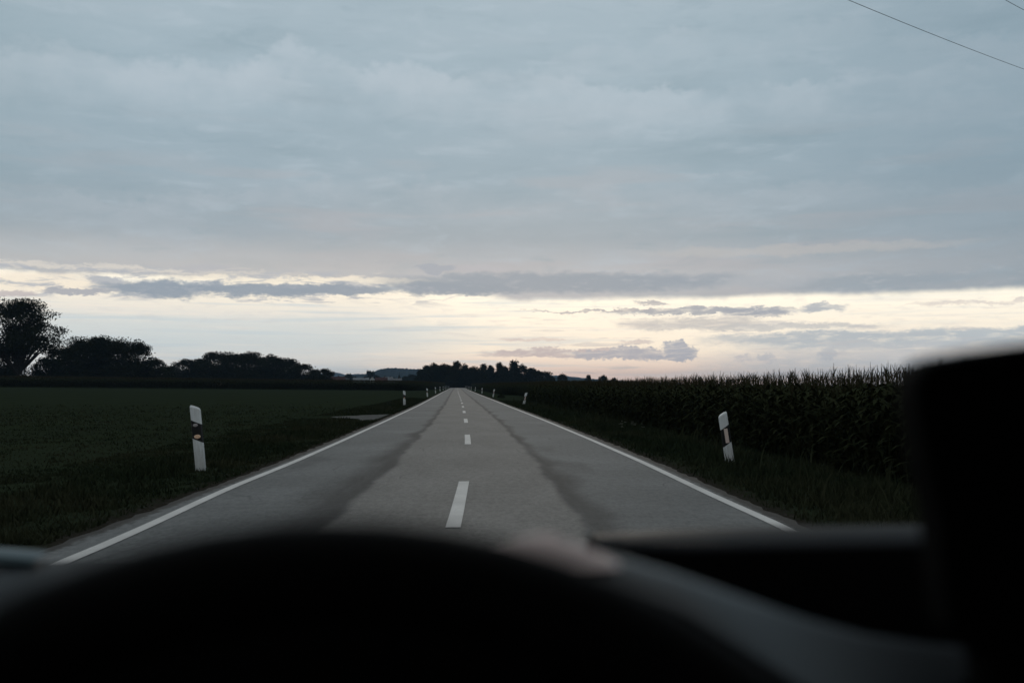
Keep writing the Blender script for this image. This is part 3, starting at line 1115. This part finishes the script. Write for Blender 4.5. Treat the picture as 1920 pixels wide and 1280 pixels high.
# ------------------------------------------------------------------ village
def house(px, ridge, Y, L, Wd, wall, roof, label, gable=False):
    x = lat(px, Y)
    zg = float(ground_z(x, Y))
    hz = (722 - ridge) / F * Y + 1.25 - zg
    r = empty('house', (x, Y, zg), label, 'house', 'village houses', rz=R(90) if gable else 0)
    ev = hz * .58
    mb = MB()
    mb.box(-L / 2, L / 2, -Wd / 2, Wd / 2, -.3, ev)
    mb.add([(-L / 2, -Wd / 2, ev), (-L / 2, Wd / 2, ev), (-L / 2, 0, hz - .15), (L / 2, -Wd / 2, ev), (L / 2, Wd / 2, ev), (L / 2, 0, hz - .15)], [[0, 1, 2], [3, 5, 4]])
    mb.build('wall', wall, r)
    o = .5
    mb = MB()
    for s in (-1, 1):
        y0, y1 = s * (Wd / 2 + o), 0
        z0 = ev - o * (hz - ev) / (Wd / 2)
        a = [(-L / 2 - o, y0, z0), (L / 2 + o, y0, z0), (L / 2 + o, y1, hz), (-L / 2 - o, y1, hz)]
        b = [(p[0], p[1], p[2] - .18) for p in a]
        mb.add(a + b, [[0, 1, 2, 3], [7, 6, 5, 4], [0, 4, 5, 1], [1, 5, 6, 2], [3, 7, 4, 0]])
    rf = mb.build('roof', roof, r)
    mb = MB()
    mb.box(L * .2, L * .2 + .7, -.35, .35, hz - .6, hz + .9)
    mb.build('chimney', M['roof_red'], rf)
    for k in range(3):
        mb = MB()
        q = -L / 2 + L * (k + .5) / 3
        mb.box(q - .6, q + .6, -Wd / 2 - .04, -Wd / 2 + .02, ev - 2.0, ev - .7)
        mb.build('window', M['window'], r)


house(626, 706.0, 800, 17, 9, M['wall_cream'], M['roof_red'], 'long house with red roof at the left end of the village')
house(645, 707.5, 830, 8, 7, M['wall_white'], M['roof_pale'], 'small white house with pale roof, left part of the village')
house(677, 708.0, 800, 12, 8, M['wall_white'], M['roof_pale'], 'wide pale-roofed house left of the tall village tree')
house(698, 707.0, 820, 9, 8, M['wall_white'], M['roof_grey'], 'white gabled house in front of the tall village tree', gable=True)
house(715, 707.5, 805, 9, 7, M['wall_cream'], M['roof_red'], 'red-roofed cream house in the middle of the village')
house(727, 706.5, 845, 8, 7, M['wall_white'], M['roof_pale'], 'brightest white house right of the red-roofed one')
house(742, 709.0, 815, 9, 7, M['wall_cream'], M['roof_grey'], 'low cream house near the right end of the village')


# ------------------------------------------------------------------ hills
def hill(name, pts, Y, depth, amp, seed):
    rng = np.random.default_rng(seed)
    xs = np.arange(pts[0][0], pts[-1][0], 1.1)
    top = np.interp(xs, [p[0] for p in pts], [p[1] for p in pts])
    top = top - np.abs(rng.normal(0, amp, len(xs))) - amp * .6 * np.sin(xs * .9)
    X = np.array([lat(q, Y) for q in xs])
    Zt = (722 - top) / F * Y + 1.25
    prof = [(-1.0, 0.0), (-.7, .25), (-.4, .62), (-.15, .93), (0, 1.0), (.3, .8), (1.0, 0.0)]
    V, n = [], len(prof)
    for xx, zt in zip(X, Zt):
        for (d, k) in prof:
            j = rng.normal(0, amp * 1.0) if 0 < k < 1 else 0
            V.append((xx * (1 + d * depth / Y * .3), Y + d * depth, -2.6 + (zt + 2.6) * k + j))
    Fc = [[i * n + k, (i + 1) * n + k, (i + 1) * n + k + 1, i * n + k + 1] for i in range(len(xs) - 1) for k in range(n - 1)]
    tag(mesh_obj(name, V, Fc, M['hill'], smooth=False), kind='structure')


hill('hills', [(560, 722), (590, 712), (640, 707), (662, 705), (684, 702), (700, 697.5), (716, 692), (728, 690), (740, 690.5), (770, 692), (800, 693), (900, 698), (980, 703), (1060, 708), (1120, 715), (1160, 722)], 3200, 700, .55, 4)
hill('hills', [(480, 722), (540, 708), (580, 702), (620, 698.5), (634, 699), (648, 703), (670, 701), (700, 702), (760, 712), (800, 722)], 6200, 900, .3, 5)
hill('hills', [(960, 722), (1000, 712), (1036, 703.5), (1060, 704.5), (1078, 707), (1120, 711), (1200, 716), (1300, 722)], 4800, 800, .3, 6)


# ------------------------------------------------------------------ roadside posts
def post_mesh():
    """delineator post: local +x faces the road, front towards -y; top slopes down to the road"""
    w, d = .078, .055
    sec = [(-w, -d * .2), (-w * .82, -d * .85), (-w * .4, -d), (w * .4, -d), (w * .82, -d * .85), (w, -d * .2), (w * .55, d * .8), (0, d), (-w * .55, d * .8)]
    return sec


SEC = post_mesh()


def loft(sec, levels, grow=0.0):
    """levels: functions x -> z"""
    mb = MB()
    n = len(sec)
    V = []
    for zf in levels:
        for (x, y) in sec:
            V.append((x * (1 + grow), y * (1 + grow), zf(x)))
    Fc = [[i * n + k, i * n + (k + 1) % n, (i + 1) * n + (k + 1) % n, (i + 1) * n + k] for i in range(len(levels) - 1) for k in range(n)]
    Fc += [list(range(n))[::-1], [(len(levels) - 1) * n + k for k in range(n)]]
    mb.add(V, Fc)
    return mb


def make_post(kind, H, t0, t1):
    """kind 'two' has two round reflectors, 'bar' one upright bar; t0,t1 the black band"""
    r = empty('roadside_post', (0, 0, 0))
    sl = -.42
    body = loft(SEC, [lambda x: -.15, lambda x: t0 + sl * x * .5, lambda x: t1 + sl * x * .5, lambda x: H - .035 + sl * x, lambda x: H - .012 + sl * x * .9])
    # taper the top cap
    n = len(SEC)
    for k in range(4 * n, 5 * n):
        x, y, z = body.v[k]
        body.v[k] = (x * .8, y * .7, z)
    body.build('body', M['post'], r)
    loft(SEC, [lambda x: t0 - .55 * x, lambda x: t1 - .55 * x], .035).build('black_band', M['band'], r)
    yf = -.055 * 1.035 - .003
    if kind == 'two':
        for (cx_, cz_, rx, rz, m) in ((-.008, t1 - .045, .036, .024, M['reflector_grey']), (.006, t0 + .055, .048, .030, M['reflector'])):
            mb = MB()
            V = [(cx_ + rx * math.cos(a), yf, cz_ + rz * math.sin(a)) for a in np.linspace(0, 2 * math.pi, 20, endpoint=False)]
            V += [(cx_ + rx * .8 * math.cos(a), yf - .006, cz_ + rz * .8 * math.sin(a)) for a in np.linspace(0, 2 * math.pi, 20, endpoint=False)]
            mb.add(V, [[i, (i + 1) % 20, 20 + (i + 1) % 20, 20 + i] for i in range(20)] + [list(range(20, 40))])
            mb.build('reflector', m, r, )
    else:
        mb = MB()
        mb.box(-.030, .030, yf - .008, yf + .01, t0 + .025, t1 - .025)
        mb.build('reflector', M['reflector_bar'], r)
    return r


def copy_tree(o, parent=None):
    c = o.copy()
    COL.objects.link(c)
    c.parent = parent
    for ch in [q for q in bpy.data.objects if q.parent == o]:
        copy_tree(ch, c)
    return c


def build_posts():
    L = make_post('two', .97, .46, .73)
    Rr = make_post('bar', .90, .37, .66)
    # (px, base y, Y, lean about y in degrees, extra turn)
    left = [(379.5, 15.0, -6.0), (758.5, 65, -1.0), (801.5, 115, -3.0), (816.8, 165, -2.5), (825.2, 215, -2), (831, 265, -2), (834.7, 315, -1), (838, 365, -1), (841.5, 415, -1)]
    right = [(1368, 16.6, -8.5), (981.5, 67, 12), (924.5, 116, 9), (903.6, 166, 2), (890.8, 216, 5), (883.4, 266, 0), (879.3, 316, 0), (875.5, 366, 0), (873, 416, 0)]
    wl = ['nearest', 'second', 'third', 'fourth', 'fifth', 'sixth', 'seventh', 'eighth', 'farthest']
    for side, lst, proto, ex in (('left', left, L, 'with round amber reflector, leaning slightly'), ('right', right, Rr, 'upright reflector, stained foot')):
        for i, (px, Y, lean) in enumerate(lst):
            o = proto if i == 0 else copy_tree(proto)
            x = lat(px, Y)
            u = x - float(cx(Y))
            o.location = (x, Y, float(ground_z(x, Y)) + (0 if side == 'left' else -.0))
            rz = R(6) if side == 'left' else R(180 - 6)
            if side == 'left':
                o.rotation_euler = (0, R(lean), 0)
            else:
                o.rotation_euler = (0, R(lean), 0)
                o.scale = (-1, 1, 1)
            lab = f'{wl[i]} white roadside post on the {side} of the road'
            if i == 0:
                lab += ', ' + ex
            elif i < 3:
                lab += ', black band'
            tag(o, lab, 'roadside post', 'roadside posts on the ' + side)


build_posts()


# ------------------------------------------------------------------ small verge plants
def flowers():
    rs = random.Random(2)
    r = empty('wild_flower', (5.08, 29.2, float(ground_z(5.08, 29.2))), 'pale flowering weed in the right verge grass beyond the nearest post', 'wild flower')
    st, fl = MB(), MB()
    for k in range(16):
        a, q = rs.uniform(0, 6.28), rs.uniform(.05, .42)
        h = rs.uniform(.16, .34)
        tx, ty = math.cos(a) * q, math.sin(a) * q * .5
        st.tube([(tx * .3, ty * .3, 0), (tx, ty, h)], [.004, .002], 3, cap=False)
        for _ in range(7):
            px_, py_, s = tx + rs.uniform(-.035, .035), ty + rs.uniform(-.03, .03), rs.uniform(.008, .016)
            fl.add([(px_ - s, py_, h), (px_, py_ - s, h + .006), (px_ + s, py_, h), (px_, py_ + s, h + .006)], [[0, 1, 2, 3]])
    st.build('stems', M['grass'], r)
    fl.build('blossoms', M['flower'], r)
    # one dark tussock
    for (x, Y, hh, lab) in ((4.9, 112, .55, 'dark bushy tussock on the far right verge between two posts'), (7.0, 96, .6, 'pale scrubby bush at the maize field corner')):
        mb = MB()
        for k in range(260):
            a, q = rs.uniform(0, 6.28), rs.uniform(0, .55) ** 1
            s = rs.uniform(.03, .07)
            bx, by = math.cos(a) * q * .6, math.sin(a) * q * .6
            tx, ty, tz = bx * 1.4, by * 1.4, hh * rs.uniform(.5, 1.0) * (1 - q * .6)
            mb.add([(bx - s, by, 0), (bx + s, by, 0), (tx, ty, tz)], [[0, 1, 2]])
        tag(mb.build('verge_bush', M['grass']), lab, 'bush').location = (x, Y, float(ground_z(x, Y)) - .02)


flowers()


# ------------------------------------------------------------------ overhead line
def wires():
    def pole(x, y, lab):
        z = float(ground_z(x, y))
        r = empty('utility_pole', (x, y, z), lab, 'utility pole')
        mb = MB()
        mb.tube([(0, 0, -.5), (0, 0, 10.6)], [.15, .1], 10)
        mb.build('pole', M['wood'], r)
        mb = MB()
        mb.box(-1.0, 1.0, -.06, .06, 9.7, 9.85)
        mb.build('crossarm', M['wood'], r)
    a0, a1 = P(1590, 0, 19.0), P(1920, 130, 27.0)
    b0, b1 = P(1885, 0, 21.0), P(1920, 19, 22.2)
    for (p, q, lab) in ((a0, a1, 'longer thin power cable crossing the upper right sky'), (b0, b1, 'short end of cable in the top right sky corner')):
        d = (q - p)
        pts = []
        for k in range(41):
            t = -2.2 + 5.4 * k / 40
            s = 0.01 * ((t - .5) ** 2 - .25) * d.length
            pts.append(p + d * t + Vector((0, 0, s)))
        mb = MB()
        mb.tube(pts, .0062, 6)
        tag(mb.build('power_cable', M['wire'], smooth=True), lab, 'cable', 'overhead cables')


wires()


# ------------------------------------------------------------------ the car we look out of
def build_car():
    car = empty('car', (.25, .6, 0), 'dark car interior with blurred steering wheel and dashboard, seen from the driver seat', 'car')
    inv = Matrix.Translation(-Vector(car.location))

    def loc(v):
        return inv @ Vector(v)

    def surf(name, rows, m, closed=False, smooth=True, parent=None):
        n = len(rows[0])
        V = [loc(p) for r in rows for p in r]
        Fc = [[i * n + k, (i + 1) * n + k, (i + 1) * n + k + 1, i * n + k + 1] for i in range(len(rows) - 1) for k in range(n - 1)]
        return mesh_obj(name, V, Fc, m, parent or car, smooth)

    # dashboard: profile from under the windscreen to the knees
    xs = np.linspace(-.60, 1.12, 44)
    prof = [(1.28, .96), (1.18, 1.052), (1.08, 1.070), (.96, 1.064), (.82, 1.045), (.72, 1.018), (.66, .975), (.64, .92), (.66, .80), (.70, .60), (.80, .35)]
    rows = []
    for xx in xs:
        bow = -.04 * ((xx - .26) / .85) ** 2
        rows.append([(xx, py + bow, pz) for (py, pz) in prof])
    surf('dashboard', rows, M['dash'])

    # raised pod in front of the passenger: pale-lit top, deep black face
    face = []
    crest = [(1112, 1003), (1150, 1000), (1250, 994), (1400, 989), (1600, 985), (1750, 983), (2000, 981), (2300, 985), (2500, 1000)]
    rows = []
    for (px, py) in crest:
        k = min(1.0, (px - 1112) / 160.0)
        c = P(px, py, .86)
        th = .006 + .03 * k
        dep = .05 + .17 * k
        top_d = .028 + .045 * k
        face.append([c + Vector((0, -top_d - .004, -.006)), c + Vector((0, -top_d - .006, -.02)), c + Vector((0, -top_d + .01, -.10)), c + Vector((0, -top_d + .02, -.34))])
        rows.append([c + Vector((0, .10, -.06)), c + Vector((0, .045, -.014)), c + Vector((0, .015, -.002)), c, c + Vector((0, -top_d * .5, -.001)), c + Vector((0, -top_d, -.003)), face[-1][0]])
    pod = surf('passenger_pod', rows, M['pod'])
    surf('pod_face', face, M['dash_matt'], parent=pod)
    # instrument hood: its crest runs behind the wheel and sweeps down to the right
    hood = [(-420, 1220, .55, .08, .09), (-200, 1170, .53, .09, .09), (0, 1130, .52, .10, .09), (200, 1100, .51, .10, .08), (450, 1060, .50, .10, .07), (700, 1034, .50, .10, .06), (850, 1026, .50, .10, .045),
            (960, 1022, .50, .03, .012), (1040, 1021, .50, .024, .009), (1110, 1029, .50, .024, .009), (1180, 1045, .50, .027, .011), (1260, 1068, .50, .030, .013), (1340, 1096, .50, .034, .018), (1430, 1128, .51, .038, .025),
            (1520, 1158, .52, .042, .034), (1620, 1184, .54, .046, .044), (1730, 1201, .56, .048, .052), (1850, 1212, .58, .05, .056), (2000, 1220, .60, .05, .056), (2200, 1226, .62, .05, .056)]
    rows, front = [], []
    for (px, py, d, dep, drp) in hood:
        c = P(px, py, d)
        row = [c + Vector((0, .07, -.05)), c + Vector((0, .030, -.013))]
        for k in range(12):
            a = k / 11
            row.append(c + Vector((0, -dep * a, -.001 - drp * a ** interp(px, [(1250, 1.8), (1480, 1.15)]))))
        e = row[-1]
        front.append([e, e + Vector((0, -.003, -.008)), e + Vector((0, -.002, -.03)), e + Vector((0, .004, -.09)), e + Vector((0, .02, -.24))])
        rows.append(row)
    hood_o = surf('instrument_hood', rows, M['hood'])
    surf('hood_front', front, M['dash_matt'], parent=hood_o)
    # flat black shroud over the dials, between hood and wheel
    rows = []
    for px in range(-420, 1030, 60):
        q = ((px - 560) / 460) ** 2
        c = P(px, 1050 + 60 * q, .395)
        rows.append([c + Vector((0, .05, -.01)), c, c + Vector((0, -.02, -.03)), c + Vector((0, -.03, -.12)), c + Vector((0, -.02, -.26))])
    surf('dial_shroud', rows, M['dash_matt'])
    # added cap whose pink colour stands in for a sunset reflection on the hood
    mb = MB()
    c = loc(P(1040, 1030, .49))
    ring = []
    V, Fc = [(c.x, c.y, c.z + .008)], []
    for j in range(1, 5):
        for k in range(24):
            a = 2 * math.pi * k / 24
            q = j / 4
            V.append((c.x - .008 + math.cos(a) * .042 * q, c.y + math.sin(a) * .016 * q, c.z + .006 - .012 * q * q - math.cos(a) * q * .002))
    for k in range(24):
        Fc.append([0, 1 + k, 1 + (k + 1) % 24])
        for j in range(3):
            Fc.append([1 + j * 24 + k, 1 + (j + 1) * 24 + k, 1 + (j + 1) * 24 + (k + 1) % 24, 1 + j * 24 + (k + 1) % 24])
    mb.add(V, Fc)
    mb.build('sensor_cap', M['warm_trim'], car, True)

    # steering wheel
    tilt = R(27)
    upv = Vector((0, math.sin(tilt), math.cos(tilt)))
    rt = Vector((1, 0, 0))
    nr = rt.cross(upv)
    top = P(620, 983, .31)
    rr, RW = .0165, .193
    top = top - Vector((0, 0, rr * .9))
    C = loc(top - upv * RW)
    wheel = MB()
    pts = 72
    n = 14
    V = []
    for i in range(pts):
        a = 2 * math.pi * i / pts
        rad = rt * math.sin(a) + upv * math.cos(a)
        for k in range(n):
            b = 2 * math.pi * k / n
            V.append(C + rad * (RW + rr * math.cos(b)) + nr * rr * math.sin(b))
    Fc = [[i * n + k, ((i + 1) % pts) * n + k, ((i + 1) % pts) * n + (k + 1) % n, i * n + (k + 1) % n] for i in range(pts) for k in range(n)]
    sw = mesh_obj('steering_wheel', V, Fc, M['rim'], car, True)
    hub = MB()
    ring = []
    for j, (q, h) in enumerate(((.0, -.022), (.05, -.02), (.072, -.008), (.075, .02))):
        for k in range(24):
            a = 2 * math.pi * k / 24
            ring.append(C - nr * h * -1 + (rt * math.sin(a) + upv * math.cos(a)) * (q + .0001))
    hub.add(ring, [[j * 24 + k, j * 24 + (k + 1) % 24, (j + 1) * 24 + (k + 1) % 24, (j + 1) * 24 + k] for j in range(3) for k in range(24)])
    hub.build('hub', M['rim'], sw, True)
    for ang in (90, 180, 270):
        a = R(ang)
        dv = rt * math.sin(a) + upv * math.cos(a)
        sp = MB()
        sp.tube([C + dv * .06, C + dv * .12, C + dv * .188], [.018, .013, .014], 8)
        sp.build('spoke', M['rim'], sw, True)
    # instrument cluster and column below the hood
    mb = MB()
    cc = loc(P(620, 1200, .47))
    mb.box(cc.x - .13, cc.x + .13, cc.y, cc.y + .04, cc.z - .14, cc.z - .03)
    mb.build('instrument_cluster', M['dash_matt'], car)
    mb = MB()
    mb.tube([C + nr * -.02, C + Vector((0, .28, -.13))], [.05, .06], 12)
    mb.build('steering_column', M['dash_matt'], car, True)

    # bonnet, wings, glass, roof, pillars, doors: the shell round the seats
    rows = []
    for xx in np.linspace(-.62, 1.12, 20):
        q = ((xx - .25) / .87) ** 2
        rows.append([(xx, yy - .25 * q * (yy > 1.6), zz - .05 * q) for (yy, zz) in ((1.22, .95), (1.45, .945), (1.8, .905), (2.1, .84), (2.25, .72), (2.32, .45))])
    surf('bonnet', rows, M['body_paint'])
    # blue-grey strip added for the bluish catch of sky at the lower left
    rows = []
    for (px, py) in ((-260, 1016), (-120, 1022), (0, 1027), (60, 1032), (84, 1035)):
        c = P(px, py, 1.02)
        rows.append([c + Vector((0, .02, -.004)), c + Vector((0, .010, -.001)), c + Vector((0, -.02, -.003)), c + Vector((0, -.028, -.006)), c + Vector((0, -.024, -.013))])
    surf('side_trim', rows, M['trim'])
    rows = []
    for xx in np.linspace(-.56, 1.06, 16):
        q = ((xx - .25) / .81) ** 2
        rows.append([(xx, 1.22 - .16 * q, 1.00), (xx, .95 - .14 * q, 1.18), (xx, .62 - .12 * q, 1.37), (xx, .34 - .1 * q, 1.475)])
    glass = surf('windscreen', rows, M['glass'])
    rows = []
    for xx in np.linspace(-.56, 1.06, 12):
        q = ((xx - .25) / .81) ** 4
        rows.append([(xx, .34 - .1 * q, 1.48 - .01 * q), (xx, .1, 1.53 - .05 * q), (xx, -.5, 1.55 - .06 * q), (xx, -1.3, 1.52 - .06 * q), (xx, -1.75, 1.40 - .05 * q), (xx, -2.1, 1.10), (xx, -2.15, .4)])
    surf('roof', rows, M['lining'])
    for s, x0 in ((-1, -.60), (1, 1.10)):
        mb = MB()
        mb.tube([loc((x0, 1.10, 1.0)), loc((x0 - s * .02, .72, 1.25)), loc((x0 - s * .05, .26, 1.47))], .035, 8)
        mb.build('pillar', M['lining'], car, True)
        mb = MB()
        xa, xb = sorted((x0, x0 + s * .06))
        q = loc((0, 0, 0))
        mb.box(xa + q.x, xb + q.x, -2.1 + q.y, 1.15 + q.y, .35, .98)
        mb.build('door', M['lining'], car)
        mb = MB()
        mb.box(xa + q.x, xb + q.x, -.45 + q.y, -.30 + q.y, .99, 1.47)
        mb.build('door_pillar', M['lining'], car)
    mb = MB()
    q = loc((0, 0, 0))
    mb.box(-.58 + q.x, 1.08 + q.x, -2.1 + q.y, 1.15 + q.y, .28, .33)
    mb.build('floor_pan', M['lining'], car)

    # black device standing at the right
    d0 = .445
    out = [(q[0] + 6, q[1] + 3) for q in [(1706, 760), (1704, 722), (1708, 700), (1718, 684), (1734, 673), (1756, 666), (1830, 653), (1920, 641), (2080, 622), (2110, 626), (2128, 645), (2170, 900), (2210, 1290), (2200, 1320),
           (2170, 1335), (1900, 1335), (1860, 1325), (1842, 1290), (1838, 1240), (1812, 1205), (1768, 1170), (1756, 1080), (1746, 960), (1722, 860)]]
    dev = empty('device', tuple(P(1950, 1320, d0)), 'large black rounded device blurred at the right, rising above the dashboard', 'device')
    di = Matrix.Translation(-Vector(dev.location))
    fr = [di @ P(a, b, d0) for a, b in out]
    th = ray(960, 640).normalized() * .018
    th = Vector((th.x, th.y, 0))
    n = len(out)
    cn = sum(fr, Vector()) / n
    inner = [cn + (p - cn) * .985 - th * .25 for p in fr]
    mb = MB()
    mb.add(inner + fr + [p + th for p in fr], [list(range(n))] + [[j * n + i, j * n + (i + 1) % n, (j + 1) * n + (i + 1) % n, (j + 1) * n + i] for j in range(2) for i in range(n)] + [[2 * n + i for i in range(n)][::-1]])
    mb.build('housing', M['screen'], dev)
    mb = MB()
    a = di @ P(2000, 1250, d0 + .03)
    mb.tube([a, a + Vector((0, .10, -.06)), a + Vector((0, .2, -.14))], [.02, .018, .03], 10)
    mb.build('bracket', M['screen'], dev, True)


g_ = bpy.data.materials.new('clear_glass')
g_.use_nodes = True
g_.node_tree.nodes.clear()
_t = g_.node_tree.nodes.new('ShaderNodeBsdfTransparent')
_t.inputs[0].default_value = (.955, .965, .965, 1)
_o = g_.node_tree.nodes.new('ShaderNodeOutputMaterial')
g_.node_tree.links.new(_t.outputs[0], _o.inputs['Surface'])
M['glass'] = g_
build_car()


# ------------------------------------------------------------------ haze
def haze():
    mb = MB()
    mb.box(-9500, 9500, -320, 9500, -4.5, 120)
    m = bpy.data.materials.new('haze_air')
    m.use_nodes = True
    t = m.node_tree
    t.nodes.clear()
    v = t.nodes.new('ShaderNodeVolumePrincipled')
    v.inputs['Color'].default_value = (.46, .70, 1.0, 1)
    v.inputs['Density'].default_value = 8.0e-5
    v.inputs['Anisotropy'].default_value = 0.0
    o = t.nodes.new('ShaderNodeOutputMaterial')
    t.links.new(v.outputs[0], o.inputs['Volume'])
    tag(mb.build('haze', m), 'thin blue evening haze over the fields', 'haze', kind='stuff')


haze()
